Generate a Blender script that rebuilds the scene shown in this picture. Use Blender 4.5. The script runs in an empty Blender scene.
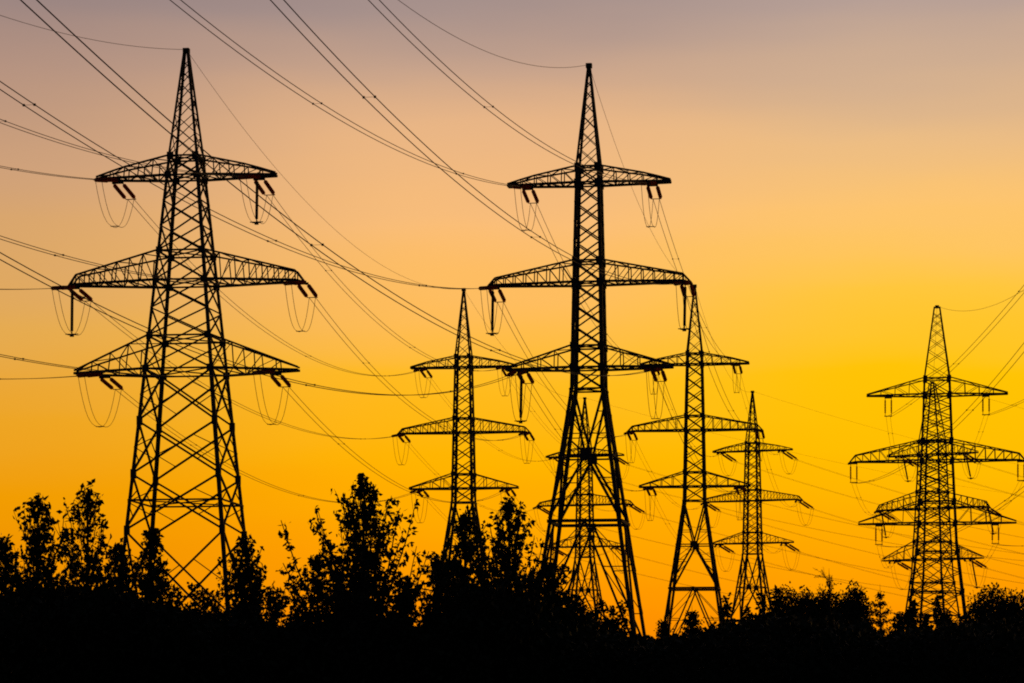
import bpy, math, random
import numpy as np
from mathutils import Vector, Matrix

scene = bpy.context.scene
C = scene.collection
R = math.radians

# ------------------------------------------------------------------ camera
F_PX, HORIZON, EYE = 2787.0, 718.0, 1.7          # telephoto, level, lens shifted up
cam_d = bpy.data.cameras.new('camera')
cam_d.sensor_width = 36.0
cam_d.lens = F_PX / 1024.0 * 36.0
cam_d.shift_y = (HORIZON - 341.5) / 1024.0
cam_d.clip_start, cam_d.clip_end = 0.5, 20000.0
cam = bpy.data.objects.new('camera', cam_d)
cam.location = (0, 0, EYE)
cam.rotation_euler = (R(90), 0, 0)
C.objects.link(cam)
scene.camera = cam

# ------------------------------------------------------------------ sky
SUN_AZ, SUN_EL = R(5.0), R(1.0)                   # just behind the thicket, right of centre

def lin(c):
    out = []
    for v in c:
        v /= 255.0
        out.append(v / 12.92 if v <= 0.04045 else ((v + 0.055) / 1.055) ** 2.4)
    return out + [1.0]

world = bpy.data.worlds.new('World')
scene.world = world
world.use_nodes = True
nt = world.node_tree
nt.nodes.clear()
N = nt.nodes.new
L = nt.links.new

def math_node(op, a, b=None, clamp=False):
    n = N('ShaderNodeMath'); n.operation = op; n.use_clamp = clamp
    for i, v in enumerate((a, b)):
        if v is None: continue
        if isinstance(v, (int, float)): n.inputs[i].default_value = v
        else: L(v, n.inputs[i])
    return n.outputs[0]

def map_node(v, a, b, c, d, smooth=False):
    n = N('ShaderNodeMapRange')
    if smooth: n.interpolation_type = 'SMOOTHSTEP'
    L(v, n.inputs[0])
    for i, k in enumerate((a, b, c, d)): n.inputs[i + 1].default_value = k
    return n.outputs[0]

def ramp(fac, stops):
    n = N('ShaderNodeValToRGB'); cr = n.color_ramp
    while len(cr.elements) > 1: cr.elements.remove(cr.elements[-1])
    for i, (p, c) in enumerate(stops):
        e = cr.elements[0] if i == 0 else cr.elements.new(p)
        e.position = p; e.color = c
    L(fac, n.inputs[0])
    return n.outputs[0]

def mix(fac, a, b, kind='MIX'):
    n = N('ShaderNodeMix'); n.data_type = 'RGBA'; n.blend_type = kind
    if isinstance(fac, (int, float)): n.inputs[0].default_value = fac
    else: L(fac, n.inputs[0])
    for i, v in ((6, a), (7, b)):
        if isinstance(v, (list, tuple)): n.inputs[i].default_value = v
        else: L(v, n.inputs[i])
    return n.outputs[2]

geo = N('ShaderNodeTexCoord')
sep = N('ShaderNodeSeparateXYZ'); L(geo.outputs['Generated'], sep.inputs[0])
dx, dy, dz = sep.outputs
horiz = math_node('SQRT', math_node('ADD', math_node('MULTIPLY', dx, dx), math_node('MULTIPLY', dy, dy)))
tan_e = math_node('DIVIDE', dz, math_node('MAXIMUM', horiz, 0.001))
azim = math_node('ARCTAN2', dx, dy)               # 0 = straight north, + = east (right)
# slow unevenness of the high thin cloud
cv = N('ShaderNodeCombineXYZ')
L(math_node('MULTIPLY', azim, 5.0), cv.inputs[0]); L(math_node('MULTIPLY', tan_e, 26.0), cv.inputs[1])
nz = N('ShaderNodeTexNoise'); nz.inputs['Scale'].default_value = 1.0; nz.inputs['Detail'].default_value = 3.0
nz.inputs['Roughness'].default_value = 0.45
L(cv.outputs[0], nz.inputs['Vector'])
wob = math_node('MULTIPLY', math_node('SUBTRACT', nz.outputs[0], 0.5), 0.034)
elev = math_node('ADD', tan_e, wob)
SPAN = 0.8                                         # ramp covers tan(elevation) 0 .. 0.8
def P(y): return max(0.0, (HORIZON - y) / F_PX) / SPAN
fac = math_node('DIVIDE', elev, SPAN, clamp=True)
high = [(P(-250), lin((112, 104, 116))), (0.45, lin((52, 52, 66))), (1.0, lin((22, 24, 36)))]
SKY_L = [(0.0, lin((205, 110, 5))), (P(620), lin((238, 140, 0))), (P(500), lin((240, 156, 2))), (P(420), lin((236, 164, 36))),
         (P(340), lin((228, 170, 80))), (P(260), lin((218, 166, 105))), (P(170), lin((205, 160, 122))),
         (P(80), lin((180, 146, 128))), (P(0), lin((153, 132, 129)))] + high
SKY_M = [(0.0, lin((225, 115, 0))), (P(620), lin((251, 143, 0))), (P(550), lin((255, 160, 0))), (P(460), lin((255, 180, 0))),
         (P(380), lin((255, 187, 32))), (P(300), lin((253, 188, 92))), (P(220), lin((249, 189, 119))), (P(140), lin((232, 181, 133))),
         (P(70), lin((199, 163, 139))), (P(0), lin((165, 144, 139)))] + high
SKY_R = [(0.0, lin((225, 118, 0))), (P(620), lin((252, 148, 0))), (P(550), lin((255, 168, 0))), (P(460), lin((255, 189, 0))),
         (P(380), lin((255, 195, 2))), (P(300), lin((255, 198, 60))), (P(215), lin((252, 196, 110))), (P(140), lin((234, 188, 132))),
         (P(70), lin((208, 174, 144))), (P(0), lin((180, 158, 150)))] + high
left_mid = map_node(azim, -0.19, -0.02, 0, 1, True)
mid_right = map_node(azim, 0.0, 0.14, 0, 1, True)
grad = mix(mid_right, mix(left_mid, ramp(fac, SKY_L), ramp(fac, SKY_M)), ramp(fac, SKY_R))
# the glow falls away with the angle from the sunset; the sky behind the camera is dark
sx, sy = math.sin(SUN_AZ), math.cos(SUN_AZ)
cosang = math_node('DIVIDE', math_node('ADD', math_node('MULTIPLY', dx, sx), math_node('MULTIPLY', dy, sy)),
                   math_node('MAXIMUM', horiz, 0.001))
glow = map_node(cosang, 0.25, 0.94, 0.0, 1.0, True)
dusk = mix(glow, lin((24, 26, 38)), grad)
below = map_node(tan_e, -0.02, 0.0, 0.02, 1.0)
dusk = mix(1.0, dusk, below, 'MULTIPLY')
sky = N('ShaderNodeTexSky'); sky.sky_type = 'NISHITA'; sky.sun_disc = False
sky.sun_elevation = SUN_EL; sky.sun_rotation = SUN_AZ
sky.air_density = 1.6; sky.dust_density = 2.0
bg1 = N('ShaderNodeBackground'); bg1.inputs[1].default_value = 0.003
L(sky.outputs[0], bg1.inputs[0])
bg2 = N('ShaderNodeBackground'); bg2.inputs[1].default_value = 1.0
L(dusk, bg2.inputs[0])
add = N('ShaderNodeAddShader'); L(bg1.outputs[0], add.inputs[0]); L(bg2.outputs[0], add.inputs[1])
out = N('ShaderNodeOutputWorld'); L(add.outputs[0], out.inputs[0])

# ------------------------------------------------------------------ sun (setting, behind the scene)
sd = bpy.data.lights.new('sun', 'SUN')
sd.energy = 0.5; sd.angle = R(0.5); sd.color = (1.0, 0.55, 0.22)
so = bpy.data.objects.new('sun', sd)
sun_dir = Vector((math.sin(SUN_AZ) * math.cos(SUN_EL), math.cos(SUN_AZ) * math.cos(SUN_EL), math.sin(SUN_EL)))
so.rotation_euler = sun_dir.to_track_quat('Z', 'Y').to_euler()
so.location = (0, 0, 80)
C.objects.link(so)

vs = scene.view_settings
scene.display_settings.display_device = 'sRGB'
vs.view_transform = 'Standard'; vs.look = 'None'; vs.exposure = 0.0; vs.gamma = 1.0
vs.use_curve_mapping = False
scene.cycles.max_bounces = 4
scene.cycles.pixel_filter_type = 'BLACKMAN_HARRIS'
scene.cycles.filter_width = 1.9
scene.cycles.use_denoising = False

# ------------------------------------------------------------------ materials
def material(name, col, col2=None, scale=4.0, rough=0.7, translucent=0.0, metallic=0.0):
    m = bpy.data.materials.new(name); m.use_nodes = True
    t = m.node_tree; b = t.nodes['Principled BSDF']
    b.inputs['Roughness'].default_value = rough
    b.inputs['Metallic'].default_value = metallic
    b.inputs['Specular IOR Level'].default_value = 0.25
    src = None
    if col2:
        tc = t.nodes.new('ShaderNodeTexCoord')
        n = t.nodes.new('ShaderNodeTexNoise'); n.inputs['Scale'].default_value = scale; n.inputs['Detail'].default_value = 6
        t.links.new(tc.outputs['Object'], n.inputs['Vector'])
        r = t.nodes.new('ShaderNodeValToRGB')
        r.color_ramp.elements[0].position = 0.35; r.color_ramp.elements[1].position = 0.65
        r.color_ramp.elements[0].color = (*col, 1); r.color_ramp.elements[1].color = (*col2, 1)
        t.links.new(n.outputs[0], r.inputs[0]); t.links.new(r.outputs[0], b.inputs['Base Color'])
        src = r.outputs[0]
    else:
        b.inputs['Base Color'].default_value = (*col, 1)
    if translucent:
        tr = t.nodes.new('ShaderNodeBsdfTranslucent')
        if src: t.links.new(src, tr.inputs[0])
        else: tr.inputs[0].default_value = (*col, 1)
        mx = t.nodes.new('ShaderNodeMixShader'); mx.inputs[0].default_value = translucent
        t.links.new(b.outputs[0], mx.inputs[1]); t.links.new(tr.outputs[0], mx.inputs[2])
        t.links.new(mx.outputs[0], t.nodes['Material Output'].inputs[0])
    return m

STEEL = material('weathered_steel', (0.10, 0.10, 0.10), (0.13, 0.085, 0.06), 1.5, 0.75)
ALU = material('dull_conductor', (0.10, 0.10, 0.10), (0.14, 0.13, 0.12), 3.0, 0.8)
GLAZE = material('amber_insulator_glass', (0.66, 0.22, 0.075), (0.72, 0.27, 0.09), 8.0, 0.35, translucent=0.88)
CONCRETE = material('concrete', (0.26, 0.25, 0.23), (0.32, 0.31, 0.29), 2.0, 0.9)
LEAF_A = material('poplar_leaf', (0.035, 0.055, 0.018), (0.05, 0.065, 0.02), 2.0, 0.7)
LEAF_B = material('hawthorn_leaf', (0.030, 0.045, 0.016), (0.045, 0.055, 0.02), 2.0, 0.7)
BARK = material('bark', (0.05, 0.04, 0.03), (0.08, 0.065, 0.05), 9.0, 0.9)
SOIL = material('grassy_ground', (0.035, 0.045, 0.018), (0.06, 0.055, 0.03), 0.15, 0.95)

# ------------------------------------------------------------------ mesh helpers
class MB:
    def __init__(self): self.v = []; self.f = []
    def bar(self, a, b, w, h=None):
        a = Vector(a); b = Vector(b); d = b - a
        if d.length < 1e-5: return
        h = h or w; d.normalize()
        up = Vector((0, 0, 1)) if abs(d.z) < 0.9 else Vector((0, 1, 0))
        s = d.cross(up).normalized() * (w / 2); u = s.cross(d).normalized() * (h / 2)
        i = len(self.v)
        for p in (a, b):
            self.v += [p - s - u, p + s - u, p + s + u, p - s + u]
        self.f += [(i, i + 1, i + 5, i + 4), (i + 1, i + 2, i + 6, i + 5), (i + 2, i + 3, i + 7, i + 6),
                   (i + 3, i, i + 4, i + 7), (i + 3, i + 2, i + 1, i), (i + 4, i + 5, i + 6, i + 7)]
    def angle(self, a, b, w, sx_, sy_):                # rolled steel angle: two thin flanges
        a = Vector(a); b = Vector(b)
        ox = Vector((-sx_ * w / 2, 0, 0)); oy = Vector((0, -sy_ * (w / 2 + 0.012), 0))
        self.bar3(a + ox, b + ox, Vector((w / 2, 0, 0)), Vector((0, 0.012, 0)))
        self.bar3(a + oy, b + oy, Vector((0.012, 0, 0)), Vector((0, w / 2 - 0.001, 0)))
    def bar3(self, a, b, s, u):
        i = len(self.v)
        for p in (a, b):
            self.v += [p - s - u, p + s - u, p + s + u, p - s + u]
        self.f += [(i, i + 1, i + 5, i + 4), (i + 1, i + 2, i + 6, i + 5), (i + 2, i + 3, i + 7, i + 6),
                   (i + 3, i, i + 4, i + 7), (i + 3, i + 2, i + 1, i), (i + 4, i + 5, i + 6, i + 7)]
    def box(self, c, x, y, z):
        c = Vector(c)
        self.bar3(c - Vector((0, 0, z / 2)), c + Vector((0, 0, z / 2)), Vector((x / 2, 0, 0)), Vector((0, y / 2, 0)))
    def tube(self, pts, r, n=5):
        i0 = len(self.v); m = len(pts); rr = r if isinstance(r, (list, tuple)) else [r] * m
        for k, p in enumerate(pts):
            p = Vector(p)
            d = (Vector(pts[min(k + 1, m - 1)]) - Vector(pts[max(k - 1, 0)])).normalized()
            up = Vector((0, 0, 1)) if abs(d.z) < 0.9 else Vector((0, 1, 0))
            s = d.cross(up).normalized(); u = s.cross(d)
            for j in range(n):
                a = 2 * math.pi * j / n
                self.v.append(p + (s * math.cos(a) + u * math.sin(a)) * rr[k])
        for k in range(m - 1):
            for j in range(n):
                a = i0 + k * n + j; b = i0 + k * n + (j + 1) % n
                self.f.append((a, b, b + n, a + n))
        self.f.append(tuple(i0 + j for j in reversed(range(n))))
        self.f.append(tuple(i0 + (m - 1) * n + j for j in range(n)))
    def build(self, name, mat, parent=None):
        me = bpy.data.meshes.new(name)
        me.from_pydata([tuple(v) for v in self.v], [], self.f); me.update()
        me.materials.append(mat)
        o = bpy.data.objects.new(name, me); C.objects.link(o)
        if parent: o.parent = parent
        return o

def tag(o, label=None, cat=None, group=None, kind=None):
    if label: o['label'] = label
    if cat: o['category'] = cat
    if group: o['group'] = group
    if kind: o['kind'] = kind
    return o

def empty(name, loc, rz=0.0):
    e = bpy.data.objects.new(name, None); e.empty_display_size = 1.0
    e.location = loc; e.rotation_euler = (0, 0, rz); C.objects.link(e)
    return e

def quads_object(name, pts, size, mat, rng, parent=None, aspect=0.62, spread=0.35):
    """a leaf (folded rhombus) at every point, each turned its own way"""
    n = len(pts)
    a = rng.normal(size=(n, 3)); a[:, 2] -= 0.35
    a /= np.linalg.norm(a, axis=1)[:, None]
    b = np.cross(a, rng.normal(size=(n, 3))); b /= np.linalg.norm(b, axis=1)[:, None]
    c = np.cross(a, b)
    s = size * (1 - spread + 2 * spread * rng.random(n))[:, None]
    w = s * aspect * 0.5
    v = np.empty((n, 4, 3))
    v[:, 0] = pts
    v[:, 1] = pts + a * s * 0.45 + b * w + c * s * 0.08
    v[:, 2] = pts + a * s
    v[:, 3] = pts + a * s * 0.45 - b * w + c * s * 0.08
    me = bpy.data.meshes.new(name)
    me.vertices.add(n * 4); me.vertices.foreach_set('co', v.reshape(-1).astype(np.float32))
    me.loops.add(n * 4); me.loops.foreach_set('vertex_index', np.arange(n * 4, dtype=np.int32))
    me.polygons.add(n); me.polygons.foreach_set('loop_start', np.arange(0, n * 4, 4, dtype=np.int32))
    me.polygons.foreach_set('loop_total', np.full(n, 4, dtype=np.int32))
    me.update(calc_edges=True); me.validate()
    me.materials.append(mat)
    o = bpy.data.objects.new(name, me); C.objects.link(o)
    if parent: o.parent = parent
    return o

# ------------------------------------------------------------------ ground: one sheet out to the horizon
rg = np.random.default_rng(3)
gv, gf = [], []
ys = [-300, -60, 0, 20, 40, 60, 80, 110, 150, 200, 260, 340, 450, 700, 1200, 3000, 9000]
xs = [-9000, -3000, -900, -300, -120, -60, -30, -10, 10, 30, 60, 120, 300, 900, 3000, 9000]
for y in ys:
    for x in xs:
        gv.append((x, y, float(rg.normal()) * 0.05 if abs(x) < 400 and 0 < y < 800 else 0.0))
for j in range(len(ys) - 1):
    for i in range(len(xs) - 1):
        k = j * len(xs) + i
        gf.append((k, k + 1, k + 1 + len(xs), k + len(xs)))
gm = MB(); gm.v, gm.f = gv, gf
tag(gm.build('ground', SOIL), kind='structure')

# ------------------------------------------------------------------ pylons
def interp(tab, z):
    for (z0, h0), (z1, h1) in zip(tab, tab[1:]):
        if z1 <= z <= z0: return h0 + (h1 - h0) * (z0 - z) / (z0 - z1)
    return tab[-1][1] if z < tab[-1][0] else tab[0][1]

# three kinds of pylon; heights in metres above ground, `body` = half width of the square shaft by height
def zz(y, s): return EYE + (HORIZON - y) / s
sA, sB, sC = F_PX / 190, F_PX / 197, F_PX / 300
KIND_WIDE = dict(
    tip=zz(51, sA), body=[(zz(51, sA), 0.18), (zz(158, sA), 1.03), (zz(371, sA), 2.37), (0.0, 4.72)],
    arms=[(zz(158, sA), zz(177.5, sA), 6.25, 4.95, 'hump'), (zz(253.5, sA), zz(283, sA), 8.3, 8.0, 'fish'), (zz(339, sA), zz(372, sA), 7.8, 6.0, 'wedge')],
    panels=[(zz(60, sA), zz(158, sA), 6), (zz(158, sA), zz(177.5, sA), 1), (zz(177.5, sA), zz(253.5, sA), 3), (zz(253.5, sA), zz(283, sA), 1),
            (zz(283, sA), zz(339, sA), 2), (zz(339, sA), zz(372, sA), 1), (zz(372, sA), zz(424, sA), 1), (zz(424, sA), zz(477, sA), 1),
            (zz(477, sA), zz(533, sA), 1), (zz(533, sA), zz(640, sA), 1), (zz(640, sA), 0.0, 1)],
    rings=[zz(y, sA) for y in (158, 177.5, 253.5, 283, 339, 372, 503)], splay=None, leg=0.24, sub=zz(533, sA))
KIND_SLIM = dict(
    tip=zz(66, sB), body=[(zz(66, sB), 0.12), (zz(168, sB), 0.86), (zz(285, sB), 1.05), (zz(390, sB), 1.19), (0.0, 4.75)],
    arms=[(zz(168, sB), zz(184, sB), 5.8, 4.45, 'hump'), (zz(262, sB), zz(283.5, sB), 7.3, 6.85, 'fish'), (zz(347, sB), zz(368.5, sB), 5.95, 4.8, 'wedge')],
    panels=[(zz(72, sB), zz(168, sB), 7), (zz(168, sB), zz(184, sB), 1), (zz(184, sB), zz(262, sB), 4), (zz(262, sB), zz(283.5, sB), 1),
            (zz(283.5, sB), zz(347, sB), 3), (zz(347, sB), zz(368.5, sB), 1), (zz(368.5, sB), zz(390, sB), 1)],
    rings=[zz(y, sB) for y in (168, 184, 262, 283.5, 347, 368.5, 390)], splay=(zz(390, sB), zz(457, sB), zz(523, sB), zz(640, sB)), leg=0.25, sub=None)
KIND_BROAD = dict(
    tip=zz(307, sC), body=[(zz(307, sC), 0.35), (zz(379, sC), 1.42), (zz(460, sC), 1.75), (zz(540, sC), 2.15), (0.0, 4.6)],
    arms=[(zz(379, sC), zz(395, sC), 7.5, 5.2, 'wedge'), (zz(441, sC), zz(461, sC), 9.5, 8.9, 'fish'), (zz(502, sC), zz(523.5, sC), 8.4, 6.2, 'wedge')],
    panels=[(zz(313, sC), zz(379, sC), 6), (zz(379, sC), zz(395, sC), 1), (zz(395, sC), zz(441, sC), 4), (zz(441, sC), zz(461, sC), 1),
            (zz(461, sC), zz(502, sC), 3), (zz(502, sC), zz(523.5, sC), 1), (zz(523.5, sC), zz(552, sC), 1), (zz(552, sC), zz(592, sC), 2), (zz(592, sC), zz(650, sC), 2), (zz(650, sC), 0.0, 2)],
    rings=[zz(y, sC) for y in (379, 395, 441, 461, 502, 523.5, 552, 592, 622)], splay=None, leg=0.24, sub=None)

KIND_BROAD_SHORT = dict(KIND_BROAD, arms=[(a, b, h * 0.84, t * 0.84, k) for a, b, h, t, k in KIND_BROAD['arms']])

PROFILE = {'hump': [(0, 1.0), (0.65, 0.5), (1.0, 0.10)], 'fish': [(0, 1.0), (0.9, 0.32), (1.0, -0.12)], 'wedge': [(0, 1.0), (1.0, 0.08)]}
NODES = {'hump': 5, 'fish': 8, 'wedge': 4}

def prof(kind, t):
    p = PROFILE[kind]
    for (t0, h0), (t1, h1) in zip(p, p[1:]):
        if t <= t1: return h0 + (h1 - h0) * (t - t0) / (t1 - t0)
    return p[-1][1]

def face_pts(h, z):                                    # corners of the shaft at height z
    return [Vector((-h, -h, z)), Vector((h, -h, z)), Vector((h, h, z)), Vector((-h, h, z))]

def make_pylon(name, K, pos, rot, label):
    root = empty(name, (pos[0], pos[1], 0.0), rot)
    tag(root, label, 'pylon', 'lattice power pylons')
    hw = lambda z: interp(K['body'], z)
    lv = [z for z, _ in K['body']]
    # legs: four main angles from ground to the foot of the peak, plus the peak as a part of its own
    z_peak = K['arms'][0][0]
    for q in range(4):
        m = MB(); sx_ = (-1, 1, 1, -1)[q]; sy_ = (-1, -1, 1, 1)[q]
        zs = [z_peak] + [z for z in lv if z < z_peak - 0.01]
        for z0, z1 in zip(zs, zs[1:]):
            a = face_pts(hw(z0), z0)[q]; b = face_pts(hw(z1), z1)[q]
            m.angle(a, b, K['leg'] * (0.85 if z0 > K['arms'][1][1] else 1.0), sx_, sy_)
        m.build('leg', STEEL, root)
        fm = MB(); h0 = hw(0.0)
        fm.box((sx_ * h0, sy_ * h0, 0.15), 0.95, 0.95, 0.5)
        fm.build('footing', CONCRETE, root)
    pk = MB()
    a4 = face_pts(hw(z_peak), z_peak); t4 = face_pts(hw(K['tip']), K['tip'])
    for q in range(4):
        pk.angle(a4[q], t4[q], K['leg'] * 0.6, (-1, 1, 1, -1)[q], (-1, -1, 1, 1)[q])
    pk.box((0, 0, K['tip'] + 0.02), 0.42, 0.42, 0.30)
    br = MB()
    for (zt, zb, n) in K['panels']:
        # panels grow downwards with the width of the shaft
        wts = [1.0 + 0.25 * i for i in range(n)] if zt > z_peak + 0.5 else [1.0] * n
        zs = [zt]
        for w_ in wts: zs.append(zs[-1] - (zt - zb) * w_ / sum(wts))
        for z0, z1 in zip(zs, zs[1:]):
            A = face_pts(hw(z0), z0); B = face_pts(hw(z1), z1)
            tgt = pk if z0 > z_peak + 0.01 else br
            big = (z0 - z1) > 3.4
            w = 0.05 if z0 > z_peak else (0.13 if big else 0.095)
            for q in range(4):
                r = (q + 1) % 4
                off = (A[q] + A[r]); off.z = 0
                o1 = off.normalized() * 0.03
                tgt.bar(A[q] - o1, B[r] - o1, w); tgt.bar(A[r] - o1 * 2.6, B[q] - o1 * 2.6, w)
                if big and q < 4:
                    sq = (-1, 1, 1, -1)[q]
                    br.box(B[q] + Vector((-sq * 0.12, (0.14, 0.14, -0.14, -0.14)[q], 0)), 0.34, 0.34, 0.62)
                if big:                                 # secondary struts from the leg to the diagonals
                    for sgn_q, sgn_r in ((q, r), (r, q)):
                        M = (A[sgn_q] + B[sgn_q]) / 2
                        D1 = A[sgn_q].lerp(B[sgn_r], 0.27); D2 = B[sgn_q].lerp(A[sgn_r], 0.27)
                        br.bar(M, D1, 0.06); br.bar(M, D2, 0.06)
    for z in K['rings']:
        A = face_pts(hw(z), z)
        for q in range(4): br.bar(A[q], A[(q + 1) % 4], 0.11)
        br.bar(A[0], A[2], 0.08); br.bar(A[1], A[3] + Vector((0, 0, 0.09)), 0.08)
        if z != K['rings'][-1]:
            for q in range(4):
                s = (-1, 1, 1, -1)[q]
                br.box(A[q] + Vector((-s * 0.16, 0, 0)), 0.46, 0.05, 0.5)     # gusset plates
    pk.build('peak', STEEL, root)
    if K['splay']:
        z0, z1, z2, z3 = K['splay']
        A = face_pts(hw(z0), z0); Bv = face_pts(hw(z1), z1); D = face_pts(hw(z2), z2); E_ = face_pts(hw(z3), z3); G0 = face_pts(hw(0.6), 0.6)
        for q in range(4):
            r = (q + 1) % 4
            cb = (Bv[q] + Bv[r]) / 2; cd = (D[q] + D[r]) / 2; ce = (E_[q] + E_[r]) / 2
            nrm = Vector((cb.x, cb.y, 0)).normalized() * 0.05
            br.bar(A[q], cb, 0.16); br.bar(A[r] - nrm, cb - nrm, 0.16)
            br.bar(Bv[q], Bv[r], 0.12)
            e1 = D[q].lerp(E_[q], -0.02); e2 = D[r].lerp(E_[r], -0.02)
            br.bar(cb, e1, 0.17); br.bar(cb - nrm, e2 - nrm, 0.17)
            br.bar(D[q], D[r], 0.22)
            br.bar(cd, G0[q].lerp(E_[q], 0.85), 0.15); br.bar(cd - nrm, G0[r].lerp(E_[r], 0.85) - nrm, 0.15)
            br.box(cb, 0.7 if abs(nrm.y) > 0.01 else 0.10, 0.7 if abs(nrm.x) > 0.01 else 0.10, 0.7)
            br.box(cd, 0.3 if abs(nrm.y) > 0.01 else 0.08, 0.3 if abs(nrm.x) > 0.01 else 0.08, 0.3)
            for (u, w_) in ((q, r), (r, q)):
                for f in (0.35, 0.68):                  # secondary ladder struts in the three big triangles
                    br.bar(A[u].lerp(Bv[u], f), A[u].lerp(cb, f), 0.07)
                    br.bar(Bv[u].lerp(D[u], f), cb.lerp(D[u], f), 0.07)
                    lo = G0[u].lerp(E_[u], 0.85)
                    br.bar(D[u].lerp(lo, f), cd.lerp(lo, f), 0.07)
                br.bar(A[u].lerp(Bv[u], 0.35), A[u].lerp(cb, 0.68), 0.06); br.bar(A[u].lerp(Bv[u], 0.68), cb, 0.06)
                br.bar(Bv[u].lerp(D[u], 0.35), cb, 0.06); br.bar(Bv[u].lerp(D[u], 0.68), cb.lerp(D[u], 0.35), 0.06)
                lo = G0[u].lerp(E_[u], 0.85)
                br.bar(D[u].lerp(lo, 0.35), cd, 0.06); br.bar(D[u].lerp(lo, 0.68), cd.lerp(lo, 0.35), 0.06)
                br.bar(lo, G0[u], 0.06)
    br.build('bracing', STEEL, root)
    # crossarms, one mesh each side of the shaft
    arms = {}
    for k, (zu, zl, half, att, kind) in enumerate(K['arms']):
        for side in (-1, 1):
            m = MB(); n = NODES[kind]
            hl, hu = hw(zl), hw(zu); Hh = zu - zl; tipw = 0.30
            def low(t, sy_): return Vector((side * (hl + (half - hl) * t), sy_ * (hl + (tipw - hl) * t), zl - (0.18 if (kind == 'fish' and t > 0.97) else 0.0)))
            def upp(t, sy_):
                x0 = hu
                return Vector((side * (x0 + (half - x0) * t), sy_ * (hu + (tipw * 0.9 - hu) * t), zl + Hh * prof(kind, t) + 0.02))
            ts = [i / n for i in range(n)] + ([0.9, 1.0] if kind == 'fish' else [1.0])
            if kind == 'fish': ts = [0, .15, .30, .44, .57, .69, .8, .9, 1.0]
            for sy_ in (-1, 1):
                for t0, t1 in zip(ts, ts[1:]):
                    m.bar(low(t0, sy_), low(t1, sy_), 0.16); m.bar(upp(t0, sy_), upp(t1, sy_), 0.11)
                for i, t in enumerate(ts[1:-1]):
                    m.bar(low(t, sy_), upp(t, sy_), 0.07)
                for i, (t0, t1) in enumerate(zip(ts[:-1], ts[1:-1])):
                    if i % 2 == 0: m.bar(low(t0, sy_), upp(t1, sy_), 0.05)
                    else: m.bar(low(t0, sy_), upp(t1, sy_), 0.05)
            for i, (t0, t1) in enumerate(zip(ts, ts[1:])):
                s_ = 1 if i % 2 else -1
                m.bar(low(t0, s_), low(t1, -s_), 0.07); m.bar(upp(t0, -s_), upp(t1, s_), 0.06)
                m.bar(low(t1, -1), low(t1, 1), 0.08)
            ta = (att - hl) / (half - hl)
            wy = abs(low(ta, 1).y)
            m.bar((side * att, -wy - 0.12, zl - 0.1), (side * att, wy + 0.12, zl - 0.1), 0.14)
            m.box((side * att, -wy, zl - 0.14), 0.8, 0.12, 0.14); m.box((side * att, wy, zl - 0.14), 0.8, 0.12, 0.14)
            o = m.build('crossarm', STEEL, root)
            arms[(k, side)] = (o, Vector((side * att, -wy - 0.1, zl - 0.2)), Vector((side * att, wy + 0.1, zl - 0.2)))
    M = Matrix.Translation((pos[0], pos[1], 0)) @ Matrix.Rotation(rot, 4, 'Z')
    return dict(root=root, K=K, M=M, arms=arms, pos=pos, rot=rot, tip=M @ Vector((0, 0, K['tip'] + 0.1)))

PY = {}
PY['wide'] = make_pylon('transmission_pylon', KIND_WIDE, (-22.2, 190), R(-7.5), 'largest pylon at far left, its broad tapering lattice shaft rising from leafy poplars')
PY['centre'] = make_pylon('transmission_pylon', KIND_SLIM, (5.44, 197), R(-9), 'tall slim pylon in the centre standing on wide splayed legs')
PY['third'] = make_pylon('transmission_pylon', KIND_SLIM, (-5.2, 300), R(-9), 'slim pylon behind bushy poplars, between the two tallest pylons')
PY['fourth'] = make_pylon('transmission_pylon', KIND_SLIM, (19.5, 297.5), R(-8), 'mid-sized slim pylon on splayed legs, just right of the tall centre pylon')
PY['fifth'] = make_pylon('transmission_pylon', KIND_SLIM, (10.5, 402), R(-17), 'distant pylon seen through the splayed legs of the tall centre pylon')
PY['sixth'] = make_pylon('transmission_pylon', KIND_SLIM, (34.0, 394), R(-21), 'smallest distant pylon with insulators slanting right, beside rounded trees')
PY['broad'] = make_pylon('transmission_pylon', KIND_BROAD, (45.75, 300), R(-8), 'broad-shouldered pylon at the right edge with upright hanging insulators')
PY['eighth'] = make_pylon('transmission_pylon', KIND_BROAD_SHORT, (55.5, 368), R(-30), 'farther pylon with tilted crossarms seen through the right edge pylon')

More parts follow.
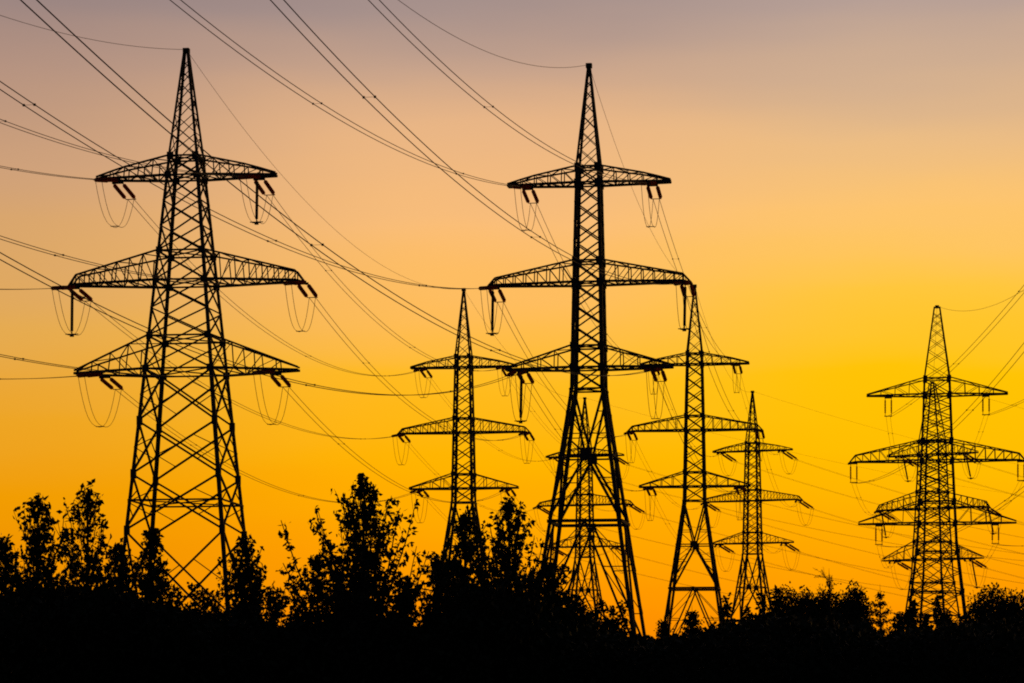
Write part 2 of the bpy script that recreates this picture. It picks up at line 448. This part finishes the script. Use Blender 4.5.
# ------------------------------------------------------------------ insulators, jumpers and wires
def string_mesh(m, a, b, fat=1.0):
    """cap and pin string: rod, end fittings and a stack of discs from a to b"""
    a = Vector(a); b = Vector(b); d = (b - a); Ln = d.length; d.normalize()
    up = Vector((0, 0, 1)) if abs(d.z) < 0.9 else Vector((0, 1, 0))
    s = d.cross(up).normalized(); u = s.cross(d)
    prof_ = [(0.0, 0.03), (0.28, 0.035)]
    n = max(6, int((Ln - 0.6) / 0.16)); st = (Ln - 0.6) / n
    for i in range(n):
        z = 0.3 + i * st
        prof_ += [(z, 0.06), (z + st * 0.35, 0.145 * fat), (z + st * 0.55, 0.14 * fat), (z + st * 0.6, 0.055)]
    prof_ += [(Ln - 0.28, 0.035), (Ln, 0.03)]
    k = 8; i0 = len(m.v)
    for z, r in prof_:
        for j in range(k):
            an = 2 * math.pi * j / k
            m.v.append(a + d * z + (s * math.cos(an) + u * math.sin(an)) * r)
    for q in range(len(prof_) - 1):
        for j in range(k):
            p0 = i0 + q * k + j; p1 = i0 + q * k + (j + 1) % k
            m.f.append((p0, p1, p1 + k, p0 + k))
    m.f.append(tuple(i0 + j for j in reversed(range(k))))
    m.f.append(tuple(i0 + (len(prof_) - 1) * k + j for j in range(k)))

def curve(A, B, sag, t):
    p = A.lerp(B, t); return Vector((p.x, p.y, p.z - 4 * sag * t * (1 - t)))

WIRE_GROUP = 'overhead wires strung between the pylons'
STRING = 3.0
def span(A, B, sag, label, near_len=0.0, far_len=0.0, twin=0.45, rad=0.022, seg=48, name='power_line', cat='power line', spacers=0, end_pull=1):
    """one run of conductor from A to B; the insulator strings take near_len / far_len metres at its ends"""
    Ln = (B - A).length
    t0, t1 = near_len / Ln, 1 - far_len / Ln
    side = Vector((B.y - A.y, A.x - B.x, 0)).normalized()
    ts = [t0 + (t1 - t0) * i / seg for i in range(seg + 1)]
    root = empty(name, curve(A, B, sag, t0))
    tag(root, label, cat, WIRE_GROUP)
    inv = -Vector(root.location)
    offs = (-twin / 2, twin / 2) if twin else (0.0,)
    for o in offs:
        m = MB(); m.tube([curve(A, B, sag, t) + side * o + inv for t in ts], rad)
        m.build('conductor', ALU, root)
    for i in range(spacers):
        t = t0 + (t1 - t0) * (i + 0.55) / spacers
        p = curve(A, B, sag, t) + inv
        m = MB(); m.bar(p - side * twin * 0.5, p + side * twin * 0.5, 0.012)
        for o in offs: m.box(p + side * o, 0.09, 0.11, 0.08)
        m.build('spacer', ALU, root)
    return curve(A, B, sag, t0), curve(A, B, sag, t1)

SIDE = {-1: 'left', 1: 'right'}
ARM = {0: 'top', 1: 'middle', 2: 'bottom'}
ends = {}                                              # (pylon, arm, side, 'near'|'far') -> string end in the world
def attach(py, k, side, which):
    _, n, f = PY[py]['arms'][(k, side)]
    return PY[py]['M'] @ (n if which == 'near' else f)

def outside(py_kind, pos, rot, k, side):                # attachment on a pylon standing outside the picture
    zu, zl, half, att, kind = py_kind['arms'][k]
    return Vector((pos[0] + side * att * math.cos(rot), pos[1] + side * att * math.sin(rot), zl - 0.2))

def bearing_rot(p, q):                                  # arm rotation square to the line p -> q
    return -math.atan2(q[0] - p[0], q[1] - p[1])

def near_spans(py, prev, dz, sags, gsag, txt, rad, string=STRING):
    P_ = PY[py]; K = P_['K']; rr = bearing_rot(prev, P_['pos'])
    for k in range(3):
        for side in (-1, 1):
            A = attach(py, k, side, 'near'); B = outside(K, prev, rr, k, side); B.z += dz
            if not string: A = hang(py, k, side)
            e, _ = span(A, B, sags[(k, side)], f'twin wires from {txt[0]} to {SIDE[side]} end of {txt[1]} {ARM[k]} crossarm',
                        near_len=string, rad=rad, seg=70, spacers=5)
            ends[(py, k, side, 'near')] = (A, e)
    A = P_['tip']; B = Vector((prev[0], prev[1], K['tip'] + dz))
    span(A, B, gsag, f'thin earth wire from {txt[0]} to the tip of the {txt[1]} peak', twin=0, rad=0.016, seg=70, name='earth_wire', cat='earth wire')

def between(p, q, sags, gsag, txt, rad=0.02, s1=STRING, s2=STRING):
    for k in range(3):
        for side in (-1, 1):
            A = attach(p, k, side, 'far') if s1 else hang(p, k, side)
            B = attach(q, k, side, 'near') if s2 else hang(q, k, side)
            e, g = span(A, B, sags.get((k, side), sags.get('*', 4.0)), f'twin wires joining {SIDE[side]} {ARM[k]} crossarm ends of {txt}',
                        near_len=s1, far_len=s2, rad=rad, seg=48, spacers=3)
            ends[(p, k, side, 'far')] = (A, e); ends[(q, k, side, 'near')] = (B, g)
    span(PY[p]['tip'], PY[q]['tip'], gsag, f'thin earth wire between the peaks of {txt}', twin=0, rad=0.014, name='earth_wire', cat='earth wire')

def onward(p, nxt, sag, txt, rad=0.02):
    P_ = PY[p]; K = P_['K']; rr = bearing_rot(P_['pos'], nxt)
    for k in range(3):
        for side in (-1, 1):
            A = attach(p, k, side, 'far'); B = outside(K, nxt, rr, k, side)
            d = (B - A); d.z = 0; d.normalize()
            A2 = A + d * 2.85 - Vector((0, 0, 0.95))
            e, _ = span(A2, B, sag, f'wires running right from {SIDE[side]} end of {txt} {ARM[k]} crossarm',
                        rad=rad, seg=48, twin=0.4)
            ends[(p, k, side, 'far')] = (A, e)
    span(P_['tip'], Vector((nxt[0], nxt[1], K['tip'])), sag * 0.8, f'thin earth wire leaving the {txt} peak to the right', twin=0, rad=0.012, name='earth_wire', cat='earth wire')

HANG = 2.1
def hang(py, k, side):
    _, n, f = PY[py]['arms'][(k, side)]
    return PY[py]['M'] @ ((n + f) / 2 - Vector((0, 0, HANG)))

near_spans('wide', (-49.6, 49.6), -0.85, {(0, 1): 6.5, (0, -1): 5.94, (1, 1): 6.21, (1, -1): 6.09, (2, 1): 5.38, (2, -1): 5.31}, 8.1,
           ('the left edge', "largest left pylon's"), 0.020)
near_spans('centre', (-28.56, 26.25), 3.27, {(0, -1): 8.25, (0, 1): 8.82, (1, 1): 8.37, (2, 1): 7.99, (1, -1): 8.14, (2, -1): 9.78}, 12.4,
           ('the upper left', "tall centre pylon's"), 0.021)
near_spans('broad', (37.8, 102.2), 1.28, {(0, -1): 3.64, (0, 1): 4.27, (1, -1): 5.0, (1, 1): 4.6, (2, -1): 4.8, (2, 1): 4.8}, 9.8,
           ('the right edge', "broad right pylon's"), 0.020, string=0)
between('wide', 'third', {(0, 1): 4.4, (1, 1): 4.3, (0, -1): 5.0, (1, -1): 3.7, (2, -1): 4.2, (2, 1): 4.3}, 4.5, 'the largest left pylon and next behind')
between('centre', 'fourth', {(0, 1): 2.8, (1, -1): 3.8, (2, -1): 2.9, '*': 3.2}, 3.2, 'the tall centre pylon and next behind')
between('third', 'fifth', {'*': 3.6}, 3.4, 'the two far pylons left of centre', rad=0.014)
between('fourth', 'sixth', {'*': 3.6}, 3.4, 'the two far slim pylons right of centre', rad=0.014)
between('broad', 'eighth', {'*': 1.6}, 1.4, 'the two overlapping right pylons', rad=0.014, s1=0)
onward('fifth', (10.5 + 185, 402 + 205), 9.0, "half-hidden distant pylon's", 0.014)
onward('sixth', (34 + 180, 394 + 200), 9.0, "smallest distant pylon's", 0.014)
onward('eighth', (55.5 + 200, 368 + 190), 9.0, "farther right pylon's", 0.014)

ROD = {('wide', 0, 1), ('wide', 1, -1), ('centre', 1, -1), ('centre', 1, 1), ('centre', 2, -1), ('eighth', 0, -1), ('eighth', 0, 1), ('eighth', 1, -1), ('eighth', 2, 1), ('eighth', 1, 1)}
def local_mesh(m, py):
    inv = PY[py]['M'].inverted(); m.v = [inv @ v for v in m.v]; return m
for py in PY:
    for (k, side), (arm, ln, lf) in PY[py]['arms'].items():
        M = PY[py]['M']
        xdir = (M.to_3x3() @ Vector((1, 0, 0)))
        if py == 'broad':                               # straight-through pylon: strings hang upright in pairs
            top = M @ ((ln + lf) / 2)
            for o in (-0.33, 0.33):
                m = MB(); string_mesh(m, top + xdir * o, top + xdir * o - Vector((0, 0, HANG - 0.12)), 0.72)
                local_mesh(m, py).build('insulator_string', GLAZE, arm)
            m = MB(); p = top - Vector((0, 0, HANG - 0.1)); m.bar(p - xdir * 0.42, p + xdir * 0.42, 0.09)
            local_mesh(m, py).build('yoke_plate', STEEL, arm)
            continue
        pts = {}
        for which in ('near', 'far'):
            A, e = ends[(py, k, side, which)]
            sdir = Vector(((e - A).y, -(e - A).x, 0)).normalized()
            if sdir.dot(xdir) < 0: sdir = -sdir
            for o in (-0.34, 0.34):
                m = MB(); string_mesh(m, A + sdir * o, e + sdir * o - (e - A) * 0.03)
                local_mesh(m, py).build('insulator_string', GLAZE, arm)
            m = MB(); m.bar(e - sdir * 0.38, e + sdir * 0.38, 0.05)
            local_mesh(m, py).build('yoke_plate', STEEL, arm)
            pts[which] = (e, sdir)
        (en, sn), (ef, sf) = pts['near'], pts['far']
        # the jumper: a twin loop slung under the arm from string to string
        drop = 2.5 + 0.25 * ((k * 7 + side * 3) % 3)
        low_pt = (en + ef) / 2
        m = MB()
        for o in (-0.22, 0.22):
            pl = []
            for i in range(17):
                t = i / 16.0
                p = en.lerp(ef, t) + (sn.lerp(sf, t)) * o
                p.z -= drop * (1 - abs(2 * t - 1) ** 2.6)
                pl.append(p)
            m.tube(pl, 0.018, 4)
        mid = en.lerp(ef, 0.5) - Vector((0, 0, drop))
        m.bar(mid - xdir * 0.3, mid + xdir * 0.3, 0.05)
        local_mesh(m, py).build('jumper_wire', ALU, arm)
        if (py, k, side) in ROD:
            top = M @ ((ln + lf) / 2); bot = Vector((mid.x, mid.y, mid.z + 0.05))
            top = Vector((bot.x, bot.y, top.z)) * 0.3 + top * 0.7
            m = MB(); m.tube([top, top.lerp(bot, 0.06), top.lerp(bot, 0.07), top.lerp(bot, 0.93), top.lerp(bot, 0.94), bot], [0.04, 0.04, 0.10, 0.10, 0.04, 0.04], 8)
            m.bar(bot - xdir * 0.45, bot + xdir * 0.45, 0.06); m.box(bot - Vector((0, 0, 0.1)), 0.26, 0.26, 0.14)
            local_mesh(m, py).build('jumper_support', STEEL, arm)

# ------------------------------------------------------------------ trees
def poplar(H, W, seed, nb=46, dens=34, leaf=0.125, lean=0.0):
    """young poplar: leader, steep rising shoots, leaves strung along them; returns (trunk MB, leaf points, leaf size, rng)"""
    rng = np.random.default_rng(seed); m = MB(); leaves = []
    lead = [Vector((lean * t * t * H + 0.05 * math.sin(3 * t + seed), 0.05 * math.cos(4 * t + seed), H * t)) for t in np.linspace(0, 1, 12)]
    m.tube(lead, [0.016 * H * (1 - 0.93 * i / 11) + 0.004 for i in range(12)], 6)
    def on_lead(h):
        q = min(10.999, h / H * 11); i = int(q); return lead[i].lerp(lead[i + 1], q - i)
    sector = 0.85 + 0.3 * rng.random(8)                   # some sides of the crown reach further than others
    for i in range(nb):
        f = 0.08 + 0.89 * ((i + 0.5) / nb) ** 0.9
        az = i * 2.399 + rng.normal() * 0.4
        el = R(48 + 20 * f + rng.normal() * 7)
        reach = (W / 2) * 1.5 * max(0.01, 1 - f) ** 0.62 * sector[int(az / 0.785) % 8] * (0.35 + 0.65 * rng.random())
        Ln = min(reach / math.cos(el) * 1.25, (1.0 - f) * H * 0.78 * (0.7 + 0.3 * rng.random()) + 0.05)
        d = Vector((math.cos(az) * math.cos(el), math.sin(az) * math.cos(el), math.sin(el)))
        a = on_lead(f * H); pts = [a]
        for j in range(1, 6):
            t = j / 5; pts.append(a + d * Ln * t + Vector((rng.normal() * .02, rng.normal() * .02, 0.18 * Ln * t * t)))
        m.tube(pts, [0.010 * (Ln + .35) * (1 - 0.8 * t / 5) + 0.003 for t in range(6)], 4)
        ntw = max(3, int(Ln * 6))
        for q in range(ntw):
            t = 0.2 + 0.8 * (q + rng.random()) / ntw; s = min(4.999, t * 5); b = pts[int(s)].lerp(pts[int(s) + 1], s - int(s))
            td = (d + Vector(rng.normal(size=3) * 0.7)).normalized(); tl = (0.10 + 0.22 * rng.random()) * (1.2 - 0.6 * f) * (1.15 - 0.5 * t)
            e = b + td * tl; m.tube([b, e], 0.004, 3)
            k = max(3, int(dens * tl * (0.7 + 0.6 * rng.random())))
            tt = (0.3 + 0.7 * rng.random(k))[:, None]
            leaves.append(np.array(b)[None] * (1 - tt) + np.array(e)[None] * tt + rng.normal(size=(k, 3)) * 0.035)
    for q in range(7):                                   # upright side shoots give the crown its ragged spires
        az = q * 2.399 + rng.normal() * .5; r0 = W / 2 * (0.35 + 0.55 * rng.random()); zt = H * (0.90 - 0.36 * (r0 / (W / 2)) + 0.03 * rng.normal())
        b0 = Vector((0, 0, H * 0.2)); b1 = Vector((math.cos(az) * r0 * .8, math.sin(az) * r0 * .8, zt * 0.72)); b2 = Vector((math.cos(az) * r0, math.sin(az) * r0, zt))
        m.tube([b0, b1, b2], [0.022, 0.014, 0.004], 4)
        k = int(62 * dens / 34); tt = rng.random(k)[:, None] ** 0.8
        leaves.append(np.array(b1)[None] * (1 - tt) + np.array(b2)[None] * tt + rng.normal(size=(k, 3)) * (0.12 - 0.075 * tt))
    t = np.linspace(0.86, 1.0, 20)                       # leader tip
    leaves.append(np.array([list(on_lead(min(x, .999) * H)) for x in t]) + rng.normal(size=(20, 3)) * 0.05)
    return m, np.concatenate(leaves), leaf, rng

def round_tree(H, W, seed, n=5200, leaf=0.15, lobes=15, base=0.18):
    """broad round crown of overlapping leaf clumps on a short forked trunk"""
    rng = np.random.default_rng(seed); m = MB(); pts = []
    m.tube([(0, 0, 0), (0.04, 0.02, H * 0.2), (0, 0, H * 0.45)], [0.03 * H, 0.024 * H, 0.014 * H], 7)
    for i in range(lobes):
        az = i * 2.399 + rng.normal() * .3; f = (i + .5) / lobes
        r = (W / 2) * (0.68 * math.sqrt(1 - f * f * 0.9)); z = H * (base + 0.12 + (0.72 - base) * f)
        c = np.array([math.cos(az) * r, math.sin(az) * r, z])
        m.tube([(0, 0, H * 0.3), tuple(c * np.array([.5, .5, .85])), tuple(c)], [0.012 * H, 0.008 * H, 0.003 * H], 5)
        k = n // lobes; v = rng.normal(size=(k, 3)); v /= np.linalg.norm(v, axis=1)[:, None]
        rad = (0.35 + 0.65 * rng.random(k) ** 0.5)[:, None] * (1 + 0.12 * rng.normal(size=(k, 1)))
        pts.append(c + v * rad * np.array([W * .27, W * .27, H * .16]))
    return m, np.concatenate(pts), leaf, rng

def twiggy(H, W, seed, leaf=0.06):
    """sparse open tree: many bare rising twigs with a few small leaves"""
    rng = np.random.default_rng(seed); m = MB(); leaves = []
    m.tube([(0, 0, 0), (0.05, 0, H * .5), (0, 0, H)], [0.022 * H, 0.014 * H, 0.004], 6)
    for i in range(26):
        f = 0.25 + 0.7 * i / 26; az = i * 2.4; Ln = W / 2 * (1.25 - f) * (0.7 + .5 * rng.random()); el = R(35 + rng.random() * 30)
        a = Vector((0, 0, f * H)); d = Vector((math.cos(az) * math.cos(el), math.sin(az) * math.cos(el), math.sin(el)))
        e = a + d * Ln; m.tube([a, a.lerp(e, .5), e + Vector((0, 0, .15 * Ln))], [0.03, 0.02, 0.01], 4)
        for q in range(7):
            b = a.lerp(e, 0.3 + .1 * q); td = (d + Vector(rng.normal(size=3) * .8)).normalized() * (.25 + .4 * rng.random())
            m.tube([b, b + td], 0.009, 3)
            k = 12; leaves.append(np.array(b)[None] + np.array(td)[None] * rng.random((k, 1)) + rng.normal(size=(k, 3)) * .05)
    return m, np.concatenate(leaves), leaf, rng

def spire(H, W, seed, leaf=0.08, n=2600):
    """slender young conifer with whorls of short boughs"""
    rng = np.random.default_rng(seed); m = MB(); leaves = []
    m.tube([(0, 0, 0), (0.02, 0, H * .6), (0, 0, H)], [0.014 * H, 0.009 * H, 0.004], 6)
    nw = 16
    for i in range(nw):
        f = 0.12 + 0.86 * i / nw; Ln = W / 2 * (1.04 - f) * (0.75 + 0.5 * rng.random())
        for q in range(5):
            az = q * 1.2566 + i * .7 + rng.normal() * .2; Lq = Ln * (0.7 + .5 * rng.random())
            a = Vector((0, 0, f * H)); e = a + Vector((math.cos(az) * Lq, math.sin(az) * Lq, Lq * 0.45)); m.tube([a, e], [0.02, 0.006], 3)
            k = max(6, int(n / nw / 5 * (1.1 - f) * 1.6)); t = rng.random((k, 1))
            leaves.append(np.array(a)[None] * (1 - t) + np.array(e)[None] * t + rng.normal(size=(k, 3)) * 0.06)
    return m, np.concatenate(leaves), leaf, rng

def shrub_form(H, W, seed, n=3600, leaf=0.11):
    """many-stemmed shrub, ragged at the top"""
    rng = np.random.default_rng(seed); m = MB(); pts = []
    for i in range(16):
        az = i * 2.399; r = W / 2 * math.sqrt((i + .5) / 16); hh = H * (0.88 + 0.26 * rng.random()) * (1 - 0.35 * (r / (W / 2)) ** 2)
        e = Vector((math.cos(az) * r, math.sin(az) * r, hh)); b = Vector((e.x * .2, e.y * .2, 0)); md = Vector((e.x * .75, e.y * .75, hh * .55))
        m.tube([b, md, e], [0.035, 0.022, 0.006], 5)
        k = n // 16; t = 0.25 + 0.77 * rng.random(k) ** 0.8
        c = np.where((t < .55)[:, None], np.array(b)[None] + (np.array(md - b))[None] * (t / .55)[:, None], np.array(md)[None] + (np.array(e - md))[None] * ((t - .55) / .45)[:, None])
        pts.append(c + rng.normal(size=(k, 3)) * (0.05 + 0.22 * (1.05 - t))[:, None] * np.array([1, 1, .6]))
    return m, np.concatenate(pts), leaf, rng

def plant(name, form, loc, label, cat, group, leafmat, rz=0.0):
    m, pts, leaf, rng = form
    root = empty(name, loc, rz); tag(root, label, cat, group)
    m.build('trunk' if cat == 'tree' else 'stems', BARK, root)
    quads_object('crown' if cat == 'tree' else 'foliage', pts, leaf, leafmat, rng, root)
    return root

def at(px, D): return ((px - 512) / F_PX * D, D, 0.0)
def ht(y, D): return EYE + (HORIZON - y) / F_PX * D
PG = 'young poplars along the foot of the picture'
POP = [  # px, top y, width px, distance, density, label
    (4, 540, 50, 61, 34, 'leafy young poplar cut off by the left edge'),
    (35, 496, 74, 60, 34, 'leafy poplar near the left edge, second tallest of the left group'),
    (87, 487, 74, 62, 34, 'poplar with thin wispy top, left of the largest pylon'),
    (118, 548, 54, 58, 34, 'low poplar touching the left leg of the largest pylon'),
    (150, 531, 40, 59, 60, 'narrow dense poplar in front of the largest pylon, between its legs'),
    (246, 538, 62, 60, 42, 'poplar against the right leg of the largest pylon'),
    (272, 592, 46, 57, 34, 'short poplar just right of the largest pylon'),
    (319, 556, 50, 61, 34, 'shorter poplar leaning on the tallest one, on its left'),
    (366, 478, 112, 60, 40, 'tallest poplar, alone in the gap between the left and centre pylons'),
    (408, 584, 50, 58, 30, 'small poplar under the right side of the tallest poplar'),
    (440, 557, 60, 61, 36, 'poplar at the left of the centre clump, below the third pylon'),
    (467, 514, 70, 60, 44, 'dense poplar hiding the legs of the slim pylon behind it'),
    (510, 500, 74, 62, 40, 'tallest poplar of the centre clump, beside the tall centre pylon'),
    (549, 563, 56, 59, 40, 'poplar in front of the left leg of the tall centre pylon')]
for i, (px, ty, wpx, D, dn, lab) in enumerate(POP):
    H = ht(ty, D); W = wpx / F_PX * D * 1.1
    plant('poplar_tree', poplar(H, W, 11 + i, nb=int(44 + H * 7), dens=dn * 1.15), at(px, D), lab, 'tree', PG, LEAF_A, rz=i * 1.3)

RT = 'trees on the skyline at right'
plant('round_tree', round_tree(ht(582, 140), 2.6, 40, n=24000), at(791, 140), 'rounded tree right of the smallest distant pylon', 'tree', RT, LEAF_B)
plant('round_tree', round_tree(ht(586, 141), 2.2, 48, n=22000), at(812, 141), 'dense bushy tree left of the twiggy tree, close against it', 'tree', RT, LEAF_B)
plant('bare_tree', twiggy(ht(568, 138), 3.4, 41), at(829, 138), 'open twiggy tree poking above the rounded trees', 'tree', RT, LEAF_B)
plant('round_tree', round_tree(ht(580, 142), 2.3, 42, n=24000), at(852, 142), 'flat-topped bushy tree right of the twiggy tree', 'tree', RT, LEAF_B)
plant('round_tree', round_tree(ht(584, 141), 2.4, 47, n=22000), at(829, 141), 'dense rounded tree directly behind the twiggy tree', 'tree', RT, LEAF_B)
plant('conifer_sapling', spire(ht(584, 120), 4.2, 43, leaf=0.10, n=9000), at(880, 120), 'slender sapling left of the broad right pylon', 'tree', RT, LEAF_B)
plant('round_tree', round_tree(ht(583, 130), 4.6, 44, n=45000), at(1004, 130), 'big domed tree at the right edge', 'tree', RT, LEAF_B)
plant('conifer_sapling', spire(ht(605, 110), 4.0, 45, leaf=0.12, n=14000), at(692, 110), 'small pointed conifer under the mid-sized slim pylon', 'tree', RT, LEAF_B)
plant('conifer_sapling', spire(ht(615, 112), 4.0, 46, leaf=0.12, n=14000), at(664, 112), 'small pointed conifer between tall centre pylon and mid-sized pylon', 'tree', RT, LEAF_B)

SG = 'shrubs along the top of the thicket'
SHR = [(18, 574, 90, 59, 'dense shrub under the poplar cut off by the left edge'),
       (66, 570, 90, 58, 'dense shrub between the two tall poplars near the left edge'),
       (112, 572, 76, 57, 'dense shrub at the left foot of the largest left pylon'),
       (176, 590, 70, 58, 'dense shrub between the legs of the largest left pylon'),
       (342, 592, 80, 58, 'dense shrub at the left base of the tallest poplar'),
       (382, 588, 76, 57, 'dense shrub at the right base of the tallest poplar'),
       (452, 578, 70, 58, 'dense shrub at the left of the centre poplar clump'),
       (490, 566, 90, 57, 'dense shrub in the middle of the centre poplar clump'),
       (528, 570, 80, 58, 'dense shrub at the right of the centre poplar clump'),
       (562, 592, 60, 59, 'dense shrub covering the left foot of the tall centre pylon'),
       (200, 600, 66, 63, 'ragged shrub under the middle of the largest left pylon'),
       (228, 612, 60, 64, 'shrub at the right foot of the largest left pylon'),
       (296, 606, 40, 58, 'low shrub at the foot of the shorter poplar'),
       (585, 606, 60, 70, 'shrub between the splayed legs of the tall centre pylon'),
       (618, 616, 50, 72, 'low shrub by the right leg of the tall centre pylon'),
       (736, 608, 66, 90, 'shrub at the foot of the smallest distant pylon'),
       (765, 602, 66, 92, 'shrub left of the rounded tree'),
       (908, 619, 60, 90, 'low shrub at the left foot of the broad right pylon'),
       (948, 608, 80, 92, 'dark shrub at the right foot of the broad right pylon')]
for i, (px, ty, wpx, D, lab) in enumerate(SHR):
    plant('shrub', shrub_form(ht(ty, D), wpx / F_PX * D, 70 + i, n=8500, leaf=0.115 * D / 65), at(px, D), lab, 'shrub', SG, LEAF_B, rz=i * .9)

# the black thicket below them reads as one mass
rt = np.random.default_rng(5)
PX = [-40, 0, 60, 110, 160, 200, 290, 330, 380, 420, 450, 500, 545, 600, 640, 680, 740, 770, 860, 880, 905, 950, 1000, 1064]
PYT = [608, 604, 597, 597, 610, 624, 634, 630, 626, 642, 610, 597, 612, 638, 647, 646, 630, 624, 630, 642, 640, 634, 630, 628]
n = 170000
D = 56 + 22 * rt.random(n)
px = -60 + 1144 * rt.random(n)
X = (px - 512) / F_PX * D
top = EYE + (HORIZON - np.interp(px, PX, PYT)) / F_PX * D
bump = 0.13 * np.sin(X * 2.3 + D * .9) + 0.10 * np.sin(X * 5.1 - D * 1.7) + 0.05 * np.sin(X * 11 + D * 3.1)
u = rt.random(n)
Z = np.where(u < 0.75, (top + bump) * (1 - 0.45 * rt.random(n) ** 1.6), (top + bump) * rt.random(n)) + rt.normal(size=n) * 0.05
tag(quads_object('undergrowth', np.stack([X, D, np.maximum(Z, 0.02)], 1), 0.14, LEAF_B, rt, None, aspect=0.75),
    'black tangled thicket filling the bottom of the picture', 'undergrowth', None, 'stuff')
